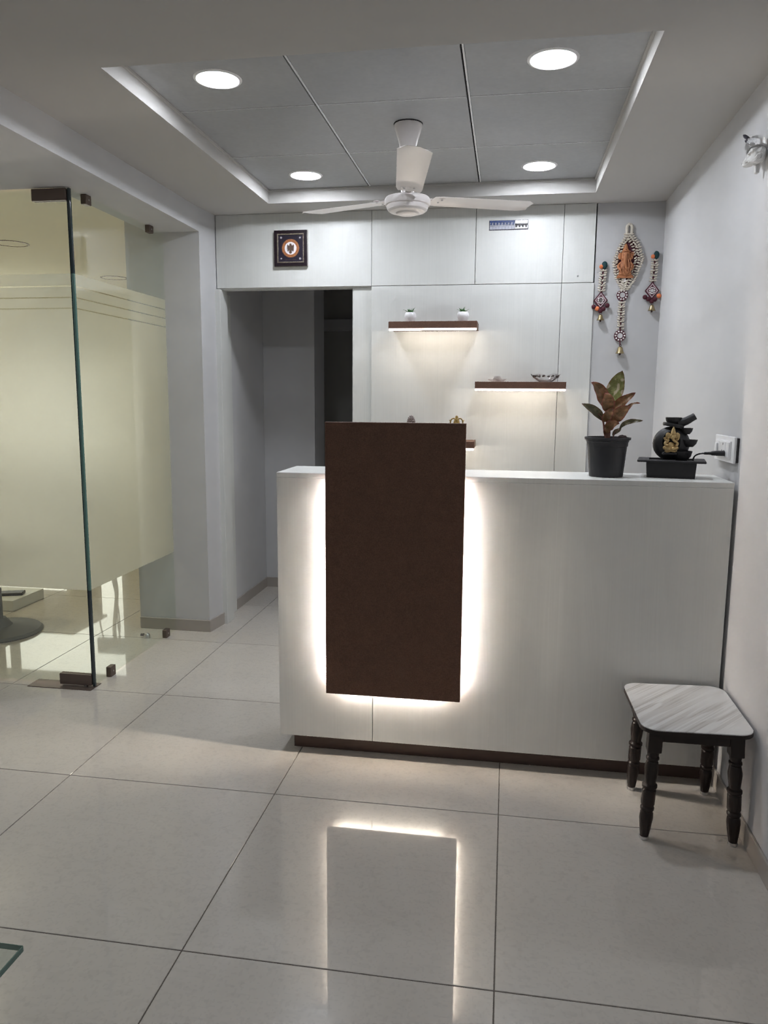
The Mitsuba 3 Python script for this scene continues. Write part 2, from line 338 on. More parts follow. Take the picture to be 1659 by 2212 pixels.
# ------------------------------------------------------------------ floating shelves
def shelf(x0, x1, zt, label):
    k = 'wall_shelf'; i = 0
    while k + '__board' in scene: i += 1; k = f'wall_shelf_{i:03d}'
    tag(k, label, 'shelf', 'brown wall shelves with light strips')
    obj(k + '__board', bx(x0, x1, WY - .20, WY - .0005, zt - .037, zt, .001), brown_m)
    led(k + '__led_strip', x0 + .003, x1 - .003, WY - .1985, WY - .1865, zt - .0485, zt - .0375, L_SHELF)
shelf(-.665, -.180, 1.832, 'brown floating shelf holding two small succulents, lit underneath')
shelf(-.184, .303, 1.508, 'brown floating shelf holding glassware, lit underneath')
shelf(-.665, -.180, 1.180, 'brown floating shelf mostly hidden behind the tall brown panel')

# ------------------------------------------------------------------ succulents
def blade(base, tip, w, sag=.0, thick=.0016, n=7):
    base, tip = np.array(base), np.array(tip); dvec = tip - base
    side = np.cross(dvec, (0, 0, 1.)); side = side / (np.linalg.norm(side) + 1e-9)
    nrm = np.cross(side, dvec); nrm /= np.linalg.norm(nrm)
    v = []
    for i in range(n):
        t = i / (n - 1); ww = w * (math.sin(math.pi * min(1, .25 + .75 * t)) ** .8 if t > 0 else .7) * (1 - t ** 3) + 1e-4
        c = base + dvec * t + nrm * sag * math.sin(math.pi * t)
        th = thick * (1 - t * .8)
        v += [c - side * ww / 2, c + nrm * th, c + side * ww / 2, c - nrm * th]
    f = []
    for i in range(n - 1):
        for j in range(4):
            a, b = i * 4 + j, i * 4 + (j + 1) % 4
            f += [(a, b, b + 4), (a, b + 4, a + 4)]
    m = trimesh.Trimesh(np.array(v), f, process=False); m.fix_normals(); return m
def succulent(x, z, seed, label, tips):
    k = 'succulent' if seed == 0 else f'succulent_{seed:03d}'
    tag(k, label, 'potted plant', 'white potted succulents on the upper shelf')
    y = WY - .10
    obj(k + '__pot', lathe([(0, 0), (.019, 0), (.0225, .007), (.031, .026), (.0335, .038), (.031, .050), (.0250, .0578), (.0225, .0575), (.0225, .053), (0, .053)], 40, (x, y, z)), white_m, 35)
    for tx, tz, ty, w in tips:
        obj(k + '__leaf', blade((x + tx * .25, y + ty * .2, z + .054), (x + tx, y + ty, z + .055 + tz), w * 1.25, .004), green_m)
succulent(-.557, 1.832, 0, 'small white potted succulent on the left end of the upper shelf', [(-.040, .017, -.01, .011), (-.016, .020, -.016, .017), (-.012, .026, .012, .010), (.010, .026, .006, .010), (.030, .030, -.008, .014), (.030, .014, .01, .012), (.008, .014, -.022, .014), (-.026, .006, -.018, .012), (.0, .022, .02, .010)])
succulent(-.263, 1.832, 1, 'small white potted succulent on the right end of the upper shelf', [(-.038, .018, .004, .012), (-.025, .024, -.014, .018), (.004, .030, .0, .014), (.010, .032, .008, .012), (.036, .016, -.006, .013), (.026, .008, -.016, .012), (-.008, .012, -.022, .014), (.012, .012, -.02, .014), (-.012, .026, .012, .010)])

# ------------------------------------------------------------------ glassware on the second shelf
y = WY - .115
gb = lathe([(0, .0), (.034, 0), (.048, .010), (.066, .024), (.080, .040), (.0765, .040), (.062, .026), (.045, .0135), (.030, .004), (0, .004)], 60, (0, 0, 0))
v = gb.vertices; th = np.arctan2(v[:, 1], v[:, 0]); rr = np.hypot(v[:, 0], v[:, 1])
gb.vertices = np.c_[v[:, 0] * (1 + .04 * np.cos(th * 12) * (rr > .05)), v[:, 1] * (1 + .04 * np.cos(th * 12) * (rr > .05)) * .8, v[:, 2] + .004 * np.cos(th * 6) * (rr > .07)]
gb.apply_translation((.198, y, 1.508))
tag('glass_bowl', 'wide scalloped cut-glass bowl on the right of the middle shelf', 'bowl')
obj('glass_bowl__body', gb, 'mat_crystal', 30)
for q in range(16):
    a = q * math.pi / 8 + .2; r1 = .066
    obj('glass_bowl__motif', sphere((.198 + r1 * math.cos(a), y + r1 * .8 * math.sin(a) - .002, 1.508 + .030 + .004 * (q % 2)), .007, 1, (1, .35, .8)), mat('motif', (.10, .085, .08), .4) if q == 0 else 'mat_motif', True)
tag('glass_candle_dish', 'clear glass dish with a glass flower candle holder on the left of the middle shelf', 'dish')
obj('glass_candle_dish__plate', lathe([(0, 0), (.032, 0), (.040, .006), (.055, .014), (.054, .016), (.038, .009), (.03, .003), (0, .003)], 48, (-.066, y, 1.508)), 'mat_clear_glass', 30)
for q in range(6):
    a = q * math.pi / 3 + .3
    obj('glass_candle_dish__petal', sphere((-.066 + .016 * math.cos(a), y + .016 * math.sin(a), 1.508 + .018), .012, 2, (.9, .9, 1.2)), 'mat_clear_glass', True)
obj('glass_candle_dish__cup', lathe([(0, .004), (.010, .004), (.015, .018), (.016, .034), (.0145, .034), (.012, .018), (0, .010)], 32, (-.066, y, 1.508)), 'mat_clear_glass', 30)

# ------------------------------------------------------------------ behind the brown panel: on the counter's inner desk
tag('perforated_ornament', 'small brown oval ornament with pierced lattice peeking over the brown panel', 'ornament')
oy, oz = KK - .09, KT
obj('perforated_ornament__foot', lathe([(0, 0), (.03, 0), (.03, .012), (.012, .02), (.010, .09), (0, .09)], 24, (-.375, oy, oz)), brownplain_m, 30)
egg = [(.022 * math.sin(t), .150 - .068 * math.cos(t)) for t in np.linspace(0, math.pi, 20)]
obj('perforated_ornament__body', lathe([(max(a, 0), b) for a, b in egg], 32, (-.375, oy, oz)), brownp_m, True)
holes = []
for k1 in range(10):
    for k2 in range(-3, 4):
        zz = .158 + .0064 * k1; r_ = .022 * math.sqrt(max(0, 1 - ((zz - .150) / .068) ** 2)); aa = (k2 + .5 * (k1 % 2)) * .38
        if r_ > .004: holes.append(sphere((-.375 + r_ * math.sin(aa), oy - r_ * math.cos(aa), oz + zz), .0017, 1))
for hm in holes: obj('perforated_ornament__bead', hm, bead_m, True)
tag('brass_ornament', 'small brass ornament with curved side arms peeking over the right end of the brown panel', 'ornament')
by = KK - .10; X0 = -.196
obj('brass_ornament__body', lathe([(0, 0), (.03, 0), (.03, .01), (.014, .02), (.010, .14), (.012, .16), (.0135, .184), (.0105, .199), (.005, .206), (.0065, .211), (.0035, .217), (0, .218)], 32, (X0, by, KT)), brass_m, 30)
for s in (-1, 1):
    obj('brass_ornament__arm', tube([(X0 + s * .006, by, KT + .203), (X0 + s * .013, by, KT + .207), (X0 + s * .020, by, KT + .203), (X0 + s * .0235, by, KT + .195), (X0 + s * .0235, by, KT + .180), (X0 + s * .022, by, KT + .155), (X0 + s * .009, by, KT + .12)], .0024, 8, smooth_pts=22), brass_m, 40)
    obj('brass_ornament__finial', hull_of([((X0 + s * .024, by, KT + .196), .0025), ((X0 + s * .029, by, KT + .201), .001)]), brass_m, 40)

# ------------------------------------------------------------------ potted plant on the counter
PX, PY = .368, 2.925
tag('potted_plant', 'reddish green aglaonema in a black plastic pot on the counter', 'potted plant')
obj('potted_plant__pot', lathe([(0, 0), (.060, 0), (.0615, .004), (.071, .112), (.0735, .113), (.0755, .136), (.083, .137), (.0835, .1455), (.079, .146), (.077, .130), (.072, .125), (0, .125)], 56, (PX, PY, KT)), pot_m, 30)
sm = sphere((PX, PY, KT + .127), .070, 3, (1, 1, .12)); sm.vertices[:, 2] += .006 * (meshkit.noise(sm.vertices * 60) - .5)
obj('potted_plant__soil', sm, soil_m, True)
lump = sphere((PX + .050, PY - .01, KT + .142), .017, 2, (1, 1, .8)); lump.vertices += .006 * (meshkit.noise(lump.vertices * 120)[:, None] - .5)
obj('potted_plant__stone', lump, soil_m, True)
S = 1 / 6624.
def C(px, pz, dy=0.): return np.array([PX + (px - 760) * S, PY + dy, KT + .146 + (1770 - pz) * S])
def leaf(pts, w, fold=.25, roll=0., wav=.0, n=18, m=9, pk=.8):
    from scipy.interpolate import CubicSpline
    p = np.array(pts, float); t = np.r_[0, np.cumsum(np.linalg.norm(np.diff(p, axis=0), axis=1))]; t /= t[-1]
    cs = CubicSpline(t, p); q = np.linspace(0, 1, n); c = cs(q); d_ = cs(q, 1); d_ /= np.linalg.norm(d_, axis=1, keepdims=True)
    view = np.array([0, -1., 0]); side = np.cross(d_, view); side /= np.linalg.norm(side, axis=1, keepdims=True); nrm = np.cross(side, d_)
    cr, sr = math.cos(roll), math.sin(roll); side, nrm = side * cr + nrm * sr, nrm * cr - side * sr
    V, UV = [], []
    for i, u in enumerate(q):
        ww = w * .5 * (math.sin(math.pi * u ** pk) ** .75) * (1 - .15 * u) + .0012 * (1 - u)
        for j in range(m):
            s = -1 + 2 * j / (m - 1)
            V.append(c[i] + side[i] * s * ww + nrm[i] * (abs(s) * fold * ww + wav * math.sin(u * 17 + s * 2) * abs(s) * .01)); UV.append((u, s))
    f = []
    for i in range(n - 1):
        for j in range(m - 1):
            a = i * m + j; f += [(a, a + 1, a + m + 1), (a, a + m + 1, a + m)]
    return trimesh.Trimesh(np.array(V), f, process=False), np.array(UV)
LV = [([C(770, 1250, .01), C(840, 850, .02), C(930, 500, .02), C(1030, 160, .0)], 450, lg_m, .2, .2),
      ([C(720, 1120, -.005), C(600, 820, -.01), C(460, 580, -.02), C(275, 450, -.035)], 330, lr_m, .3, -.2),
      ([C(730, 1180, -.02), C(710, 980, -.03), C(690, 840, -.035), C(620, 690, -.03)], 330, lr_m, .2, .1),
      ([C(640, 1380, -.01), C(480, 1190, -.02), C(300, 1060, -.03), C(80, 960, -.03)], 215, ld_m, .35, -.1),
      ([C(800, 1250, .0), C(960, 1000, .0), C(1150, 830, -.01), C(1345, 685, -.02)], 250, lr_m, .35, .3),
      ([C(820, 1420, -.02), C(930, 1240, -.035), C(1050, 1110, -.05), C(1215, 1020, -.05)], 330, lr_m, .25, .1),
      ([C(1000, 1250, .0), C(1150, 1130, .0), C(1280, 980, .0), C(1470, 945, -.01)], 90, lr_m, .3, .5),
      ([C(740, 1680, -.02), C(760, 1500, -.03), C(860, 1430, -.04), C(985, 1430, -.04)], 230, lr_m, .3, .0),
      ([C(690, 1400, -.01), C(690, 1280, -.03), C(740, 1180, -.035), C(840, 1060, -.03)], 230, lr_m, .3, .0),
      ([C(880, 1740, -.02), C(940, 1620, -.02), C(1030, 1560, -.02), C(1050, 1520, -.02)], 110, ld_m, .3, .0),
      ([C(1020, 1560, -.02), C(1100, 1450, -.02), C(1300, 1370, -.03), C(1530, 1355, -.04)], 115, ld_m, .35, .2),
      ([C(730, 1740, .0), C(720, 1600, -.012), C(740, 1500, -.02), C(800, 1400, -.02)], 170, lr_m, .4, .0)]
for pts, w, m_, fo, ro in LV:
    lm, uv = leaf(pts, w * S, fo, ro, .3, pk=1.25 if m_ == lg_m else .95)
    obj('potted_plant__leaf', lm, m_, True, uv=uv)
obj('potted_plant__stem', tube([C(760, 1800), C(755, 1600, -.004), C(750, 1350, -.006), C(760, 1150)], [.0095, .0095, .0075, .004], 12, smooth_pts=14), stem_m, True)
obj('potted_plant__stem', tube([C(720, 1790), C(665, 1560), C(620, 1380, -.01), C(490, 1200, -.02)], [.004, .004, .003, .002], 8, smooth_pts=14), stem_m, True)
obj('potted_plant__stem', tube([C(880, 1790, -.02), C(880, 1700, -.02), C(1000, 1570, -.02)], [.002, .002, .002], 8, smooth_pts=10), stem_m, True)

# ------------------------------------------------------------------ tabletop fountain
FX, FY = .6045, 2.952
tag('table_fountain', 'black tabletop water fountain with a gold seated figure, on the counter by the socket', 'fountain')
def frust(x0, x1, y0, y1, z0, z1, g): # box wider at the top by g
    p = [(x, y, z0) for x in (x0, x1) for y in (y0, y1)] + [(x + (g if x == x1 else -g), y + (g if y == y1 else -g), z1) for x in (x0, x1) for y in (y0, y1)]
    return trimesh.convex.convex_hull(np.array(p))
R = -11
RC = (FX, FY, 0)
obj('table_fountain__basin', rotz(frust(FX - .083, FX + .083, FY - .050, FY + .050, KT, KT + .058, .004), R, RC), resin_m)
tr = man(bx(FX - .118, FX + .118, FY - .075, FY + .075, KT + .058, KT + .066, .002)) - man(bx(FX - .078, FX + .078, FY - .045, FY + .045, KT + .061, KT + .08))
obj('table_fountain__tray', rotz(tri(tr), R, RC), resin_m)
K = 1 / 9280.
def G(px, pz, dy=0.): return (FX - .004 + (px - 740) * K, FY + dy, KT + .066 + (1770 - pz) * K)
cz = G(735, 1230)
pot = man(sphere(cz, .0655, 4, (1, .70, .96)))
pot = pot ^ man(bx(FX - .1, FX + .1, FY - .1, FY + .1, KT + .0655, G(0, 610)[2]))
pot = pot - man(sphere(G(660, 1150, -.042), .040, 3, (.78, .55, 1.15)))
obj('table_fountain__pot', tri(pot), resin_m, 40)
lipm = lathe([(.012, -.006), (.036, -.006), (.038, 0), (.036, .007), (.012, .007)], 32)
obj('table_fountain__lip', rot(lipm, 10, (0, 1, 0)).apply_translation(G(770, 610)), resin_m, 40)
obj('table_fountain__bowl', lathe([(0, 0), (.018, 0), (.027, .012), (.029, .024), (.025, .024), (.022, .012), (0, .008)], 32, G(770, 560)), resin_m, 40)
spout = tube([G(900, 560, -.01), G(1180, 440, -.012), G(1430, 285, -.014)], [.016, .0145, .0125], 16)
obj('table_fountain__spout', spout, resin_m, 40)
for px, pz, r_, h_ in ((1180, 890, .021, .022), (1270, 1320, .030, .026), (1060, 1800, .037, .036)):
    obj('table_fountain__cup', lathe([(0, 0), (r_ * .5, 0), (r_ * .85, h_ * .45), (r_, h_), (r_ - .003, h_), (r_ * .75, h_ * .5), (0, h_ * .35)], 28, G(px, pz, -.022)), resin_m, 40)
fig = [sphere(G(640, 1290, -.043), .0155, 2, (1.05, .6, .95)), sphere(G(690, 960, -.046), .0125, 2, (.95, .7, 1.0)), lathe([(0, .028), (.004, .02), (.009, .006), (.010, 0), (0, 0)], 16, G(700, 880, -.046)),
       tube([G(690, 960, -.056), G(685, 1060, -.058), G(740, 1120, -.056), G(800, 1150, -.054), G(815, 1200, -.054)], [.0048, .0045, .004, .0035, .003], 8, smooth_pts=16)]
for s in (-1, 1):
    fig += [sphere(G(690 + s * 150, 950, -.044), .0125, 2, (.75, .3, 1.0)), tube([G(650 + s * 95, 1130, -.045), G(650 + s * 200, 1200, -.048), G(650 + s * 130, 1280, -.056)], .0050, 8, smooth_pts=8),
            tube([G(650 + s * 70, 1090, -.044), G(650 + s * 190, 1080, -.046), G(650 + s * 230, 1000, -.046)], .0042, 8, smooth_pts=8), hull_of([(G(640 + s * 60, 1390, -.052), .0075), (G(640 + s * 180, 1350, -.048), .0085)])]
fig += [hull_of([(G(640 - 140, 1420, -.050), .0055), (G(640 + 150, 1420, -.050), .0055)]), tube([G(450, 1450, -.048), G(560, 1475, -.052), G(640, 1455, -.053), G(740, 1475, -.052), G(840, 1440, -.048)], .0028, 6, smooth_pts=14)]
M = man(fig[0])
for q in fig[1:]: M = M + man(q)
obj('table_fountain__figure', tri(M), gold_m, 40, label='gold elephant-headed seated figure')
obj('table_fountain__plinth', bx(*[v for ab in zip(G(390, 0)[:1] + G(0, 0)[:0], G(860, 0)[:1]) for v in ab], FY - .052, FY - .03, G(0, 1600)[2], G(0, 1490)[2], .003), resin_m)
# switch board on the right wall, with the fountain's plug
tag('switch_board', 'white switch and socket plate on the right wall above the counter', 'switch plate')
obj('switch_board__back_box', bx(XR - .0085, XR - .0003, 2.8135, 3.052, 1.200, 1.286), black_m)
obj('switch_board__plate', bx(XR - .0177, XR - .0089, 2.812, 3.060, 1.1965, 1.290, .002), white_m)
obj('switch_board__module_frame', bx(XR - .0217, XR - .0179, 2.845, 3.030, 1.212, 1.274, .001), white_m)
for y0, y1 in ((2.850, 2.893), (2.896, 2.979), (2.982, 3.026)):
    obj('switch_board__module', bx(XR - .0252, XR - .0219, y0, y1, 1.216, 1.270, .0012), white_m)
for dy, dz in ((.0, .016), (-.012, -.010), (.012, -.010)):
    obj('switch_board__socket_hole', bx(XR - .0257, XR - .0250, 2.925 + dy - .003, 2.925 + dy + .003, 1.245 + dz - .004, 1.245 + dz + .004), black_m)
obj('switch_board__rocker', bx(XR - .0307, XR - .0254, 2.990, 3.018, 1.224, 1.262, .003), white_m)
obj('table_fountain__plug', tube([(XR - .026, 2.895, 1.228), (XR - .050, 2.90, 1.2275), (XR - .068, 2.905, 1.227), (XR - .070, 2.905, 1.227), (XR - .092, 2.911, 1.226)], [.0095, .0095, .0075, .0055, .0045], 14), black_m, 40)
obj('table_fountain__power_cord', tube([(XR - .091, 2.911, 1.226), (XR - .110, 2.917, 1.222), (XR - .122, 2.921, 1.213), (XR - .126, 2.924, 1.200), (XR - .131, 2.927, 1.184), (XR - .150, 2.932, 1.168), (XR - .170, 2.936, 1.156), (XR - .184, 2.936, 1.140), (XR - .190, 2.936, 1.1355)], .0026, 8, smooth_pts=40), black_m, 60)

# ------------------------------------------------------------------ wooden stool
tag('stool', 'low dark wooden stool with turned legs and a white streaked laminate top', 'stool')
ZT = .400
poly = Polygon([(.438, 2.742), (.790, 2.766), (.788, 2.352), (.446, 2.338)]).buffer(-.055).buffer(.055, 12)
obj('stool__top', extrude(poly.buffer(-.0015), .003, (0, 0, ZT - .003)), stooltop_m, label='white laminate top with grey diagonal streaks')
obj('stool__edge_band', extrude(poly, .012, (0, 0, ZT - .0152)), wood_m, 40)
TO, BO = {}, {}
legs = [((.497, 2.402), (.4805, 2.400)), ((.742, 2.412), (.7575, 2.410)), ((.497, 2.690), (.4895, 2.722)), ((.742, 2.704), (.7475, 2.732))]
prof = [(0, .012), (.0135, .012), (.0175, .04), (.0215, .075), (.0205, .092), (.0165, .100), (.0215, .105), (.0215, .112), (.0175, .117), (.0215, .124), (.0215, .172), (.0175, .177), (.0235, .182), (.0235, .190), (.0175, .196), (.0195, .215), (.0225, .245), (.019, .268), (.016, .272), (.0205, .278), (.0205, .284), (.017, .288), (.0195, .30), (.0195, .31), (0, .31)]
for (tx, ty), (fx, fy) in legs:
    lm = cat(lathe(prof, 24), bx(-.0215, .0215, -.0215, .0215, .305, ZT - .0156, .002))
    v = lm.vertices; q = v[:, 2] / (ZT - .0156)
    lm.vertices = np.c_[v[:, 0] + fx + (tx - fx) * q, v[:, 1] + fy + (ty - fy) * q, v[:, 2]]
    k = obj('stool__leg', lm, wood_m, 35)
    obj(k + '__foot_cap', lathe([(0, 0), (.014, 0), (.0155, .004), (.0148, .0118), (0, .0118)], 20, (fx, fy, 0.0003)), steel_m, 40)
zt0, zt1 = ZT - .060, ZT - .0156
for x0, x1, y0, y1 in ((.518, .721, 2.392, 2.412), (.518, .721, 2.686, 2.706), (.487, .507, 2.423, 2.670), (.732, .752, 2.433, 2.684)):
    obj('stool__apron', bx(x0, x1, y0, y1, zt0, zt1, .001), wood_m)

# ------------------------------------------------------------------ ceiling fan
CX, CY = -.444, 3.312
tag('ceiling_fan', 'white three-bladed ceiling fan hanging from the ceiling grid', 'fan')
obj('ceiling_fan__canopy', lathe([(.012, 2.425), (.029, 2.423), (.033, 2.440), (.041, 2.472), (.050, 2.500), (.056, 2.520), (.058, 2.530), (.058, 2.5335), (.010, 2.5335)], 44, (CX, CY, 0)), fan_m, 25)
obj('ceiling_fan__canopy__seal', lathe([(.010, 2.5336), (.060, 2.5336), (.060, 2.5375), (.010, 2.5375)], 44, (CX, CY, 0)), dark_m, 30)
obj('ceiling_fan__rod', cyl((CX, CY, 2.24), (CX, CY, 2.45), .010), fan_m, 40)
obj('ceiling_fan__rod__coupling', lathe([(.0102, 2.255), (.026, 2.255), (.028, 2.275), (.020, 2.30), (.0102, 2.305)], 32, (CX, CY, 0)), fan_m, 30)
obj('ceiling_fan__motor', lathe([(0, 2.1795), (.040, 2.1795), (.046, 2.182), (.050, 2.186), (.055, 2.187), (.074, 2.190), (.083, 2.197), (.087, 2.206), (.0875, 2.214), (.0935, 2.216), (.096, 2.222), (.096, 2.238), (.091, 2.246), (.070, 2.252), (.03, 2.256), (0, 2.256)], 56, (CX, CY, 0)), fan_m, 25)
obj('ceiling_fan__motor__cap', lathe([(0, 2.1775), (.030, 2.1775), (.036, 2.1793), (0, 2.1793)], 40, (CX, CY, 0)), fan_m, 30)
def fan_blade(deg):
    r0, r1 = .110, .590
    n = 14; V = []
    outl = [(-.046, -.060), (.050, .062)]
    for i in range(n + 1):
        t = i / n; r = r0 + (r1 - r0) * t
        a = -.052 - .010 * t + (.030 * max(0, t - .93) / .07); b = .052 + .012 * t - (.030 * max(0, t - .93) / .07)
        if i == 0: a, b = a * .85, b * .85
        z = 2.246 + .022 * t
        cross = [(a, .004), (a * .5, .002), (0, 0), (b * .55, -.002), (b, -.010)]
        for cxx, dz in cross: V.append((r, cxx, z + dz * .9))
    V = np.array(V); f = []
    for i in range(n):
        for j in range(4):
            q = i * 5 + j; f += [(q, q + 1, q + 6), (q, q + 6, q + 5)]
    N = len(V); V2 = np.vstack([V, V + (0, 0, .0012)]); f2 = f + [(a + N, c + N, b + N) for a, b, c in f]
    ed = list(range(0, N, 5)) + list(range(N - 4, N)) + list(range(N - 6, 0, -5)) + [3, 2, 1]
    for i in range(len(ed)):
        a, b = ed[i], ed[(i + 1) % len(ed)]; f2 += [(a, a + N, b + N), (a, b + N, b)]
    m = trimesh.Trimesh(V2, f2, process=False); m.fix_normals()
    brk = cat(bx(.07, .16, -.014, .014, 2.2475, 2.2505, .001), bx(.135, .16, -.034, .034, 2.2485, 2.2515, .001))
    scr = [lathe([(0, -.003), (.0045, -.002), (.0045, .001), (0, .001)], 12, (x, yy, 2.2455)) for x, yy in ((.150, -.020), (.150, .020))]
    T_ = lambda q: rotz(q, deg).apply_translation((CX, CY, 0))
    k = obj('ceiling_fan__blade', T_(m), fan_m, 25)
    obj(k + '__bracket', T_(brk), fan_m)
    for q in scr: obj(k + '__screw', T_(q), steel_m, 30)
for a in (30, 150, 280): fan_blade(a)

# ------------------------------------------------------------------ breaker strip in the loft cabinet door
tag('breaker_panel', 'row of blue and grey circuit breakers in a slot of the overhead cabinet', 'circuit breakers')
obj('breaker_panel__slot', bx(-.135, .078, WY - .0022, WY - .0004, 2.3385, 2.3905), mat('slot', (.10, .10, .14), .5))
w = .0172
for i in range(8):
    x0 = -.1325 + i * w
    b = obj('breaker_panel__breaker', bx(x0 + .0004, x0 + w - .0004, WY - .008, WY - .0023, 2.3415, 2.3875, .0006), greyb_m)
    obj(b + '__cover', bx(x0 + .0003, x0 + w - .0003, WY - .0105, WY - .0081, 2.3775, 2.3872, .0004), blue_m)
    obj(b + '__toggle', bx(x0 + .0045, x0 + .0127, WY - .0145, WY - .0081, 2.3655, 2.3774, .0008), blue_m)
    obj(b + '__marking', bx(x0 + .0045, x0 + .0120, WY - .0086, WY - .0081, 2.3590, 2.3612), mat('mark', (.12, .12, .16), .5) if i == 0 else 'mat_mark')
x0 = -.1325 + 8 * w
b = obj('breaker_panel__isolator', bx(x0 + .0008, .0752, WY - .009, WY - .0023, 2.3430, 2.3875, .0006), white_m, label='white four-pole isolator with a black toggle bar')
obj(b + '__toggle_bar', bx(x0 + .002, .0745, WY - .015, WY - .0091, 2.3610, 2.3690, .001), black_m)
for q in range(4):
    obj(b + '__toggle', bx(x0 + .004 + q * .0177, x0 + .0125 + q * .0177, WY - .014, WY - .0091, 2.3510, 2.3609, .001), black_m)

# ------------------------------------------------------------------ framed picture
tag('framed_picture', 'dark square framed print with a round orange emblem, on the loft cabinet above the doorway', 'picture')
fx0, fx1, fz0, fz1 = -1.366, -1.171, 2.168, 2.366
fcx, fcz = (fx0 + fx1) / 2 - .001, (fz0 + fz1) / 2
yb = WY - .0006; yf = yb - .024
def ring(x0, x1, z0, z1, w, h, y): return upright(extrude(sbox(x0, z0, x1, z1).difference(sbox(x0 + w, z0 + w, x1 - w, z1 - w)), h), y)
obj('framed_picture__frame', ring(fx0, fx1, fz0, fz1, .018, .024, yb), frame_m)
obj('framed_picture__rebate', ring(fx0 - .002, fx1 + .002, fz0 - .002, fz1 + .002, .004, .012, yb), mat('rebate', (.40, .37, .34), .35, .5))
obj('framed_picture__inner_trim', ring(fx0 + .0182, fx1 - .0182, fz0 + .0182, fz1 - .0182, .0055, .022, yb), frameg_m)
obj('framed_picture__print', upright(extrude(sbox(fx0 + .019, fz0 + .019, fx1 - .019, fz1 - .019), .016), yb), navy_m)
pl = lambda sh, h, dx=0, dz=0: upright(extrude(sh, h, (fcx + dx, fcz + dz, 0)), yb - .0162)
star = lambda n, r0, r1, ph=0: Polygon([((r1 if i % 2 else r0) * math.cos(math.pi * i / n + ph), (r1 if i % 2 else r0) * math.sin(math.pi * i / n + ph)) for i in range(2 * n)])
obj('framed_picture__print__ring', pl(star(30, .0525, .050).difference(Point(0, 0).buffer(.0355, 32)), .0010), orangep_m)
obj('framed_picture__print__disc', pl(Point(0, 0).buffer(.0352, 32), .0008), paper_m)
em = Polygon([(-.006, .024), (0, .028), (.006, .024), (.007, .014), (.013, .016), (.017, .022), (.021, .014), (.019, .002), (.016, -.008), (.019, -.014), (.013, -.020), (.009, -.010), (.007, -.014), (.009, -.024), (.004, -.030), (-.004, -.030), (-.009, -.024), (-.007, -.014), (-.009, -.010), (-.013, -.020), (-.019, -.014), (-.016, -.008), (-.019, .002), (-.021, .014), (-.017, .022), (-.013, .016), (-.007, .014)])
obj('framed_picture__print__emblem', pl(em, .0014), brownp_m)
for s in (-1, 1):
    for q in range(4):
        obj('framed_picture__print__dot', pl(Point(s * (.0205 - .0006 * q), .002 - q * .004).buffer(.0016, 6), .0012), brownp_m)
for dx, dz, sh in ((-.056, .060, star(4, .0085, .0035)), (.056, .058, star(4, .0075, .0033)), (-.056, -.056, star(4, .0065, .0028)), (.056, -.058, Point(0, 0).buffer(.0062, 12).difference(Point(0, 0).buffer(.0014, 8)))):
    obj('framed_picture__print__motif', pl(sh, .0010, dx, dz), silver_m)
obj('framed_picture__print__scroll', pl(sbox(-.033, -.0635, .033, -.0622), .0009), brownp_m)
obj('framed_picture__print__scroll', pl(sbox(-.014, .0640, .014, .0650), .0009), brownp_m)

# ------------------------------------------------------------------ shell wall hangings
YW = WY + .012
sh = sphere((0, 0, 0), 1, 2, (1, .50, .5)); sh.vertices[:, 0] *= 1 + .15 * np.sign(sh.vertices[:, 1])
sh_ply = ply(sh, shell_m, True)
def shell(k, x, y, z, ang, r=.0112, tip=0):
    key, i = k + '__shell', 0
    while key in scene: i += 1; key = f'{k}__shell_{i:03d}'
    scene[key] = {**sh_ply, 'to_world': T().translate([x, y, z]).rotate([0, 1, 0], -ang).rotate([1, 0, 0], 90).rotate([0, 1, 0], tip).scale([r, r, r])}
def strand(k, x, z0, z1, lean=0.):
    n = int((z0 - z1) / .0125)
    for i in range(n):
        z = z0 - (i + .5) * (z0 - z1) / n; xx = x + lean * (z - z0)
        for s in (-1, 1):
            shell(k, xx + s * .0115 + rng.uniform(-.002, .002), YW - .014 + rng.uniform(-.003, .003), z + rng.uniform(-.002, .002), s * rng.uniform(10, 35) + (180 if s < 0 else 0), rng.uniform(.0088, .0105))
        if i % 2 == 0: shell(k, xx + rng.uniform(-.003, .003), YW - .020, z, rng.uniform(-60, 60), .0085)
    obj(k + '__cord', tube([(x, YW - .008, z0 + .004), (x + lean * (z1 - z0), YW - .008, z1 - .004)], .0045, 8), maroon_m, 40)
def bell(k, x, z, r=.019, h=.030, y=None):
    y = YW - .024 if y is None else y
    b = obj(k + '__bell', lathe([(0, 0), (.004, 0), (r * .50, -h * .12), (r * .62, -h * .45), (r * .75, -h * .75), (r, -h), (r * .93, -h), (r * .6, -h * .6), (0, -h * .3)], 28, (x, y, z)), bell_m, 30, label='small brass bell')
    obj(b + '__clapper', hull_of([((x, y, z - h * .6), .003), ((x, y, z - h - .005), .0055)]), brownplain_m, 40)
    obj(b + '__loop', trimesh.creation.torus(.0055, .0014, 20, 8).apply_transform(trimesh.transformations.rotation_matrix(math.pi / 2, (1, 0, 0))).apply_translation((x, y, z + .006)), brownplain_m, True)
def disc(k, x, z, r):
    d = obj(k + '__medallion', upright(extrude(Point(0, 0).buffer(r, 24), .008, (x, z, 0)), YW - .006), maroon_m, label='round mirrored medallion')
    obj(d + '__mirror', upright(extrude(Point(0, 0).buffer(r * .46, 20), .003, (x, z, 0)), YW - .0142), mirror_m)
    for i in range(10):
        a = i * math.pi / 5
        obj(d + '__bead', sphere((x + r * .76 * math.cos(a), YW - .016, z + r * .76 * math.sin(a)), r * .17, 1), bead_m, True)
h1 = tag('wall_hanging', 'large cowrie shell wall hanging with a terracotta figure, discs and a bell', 'wall hanging')
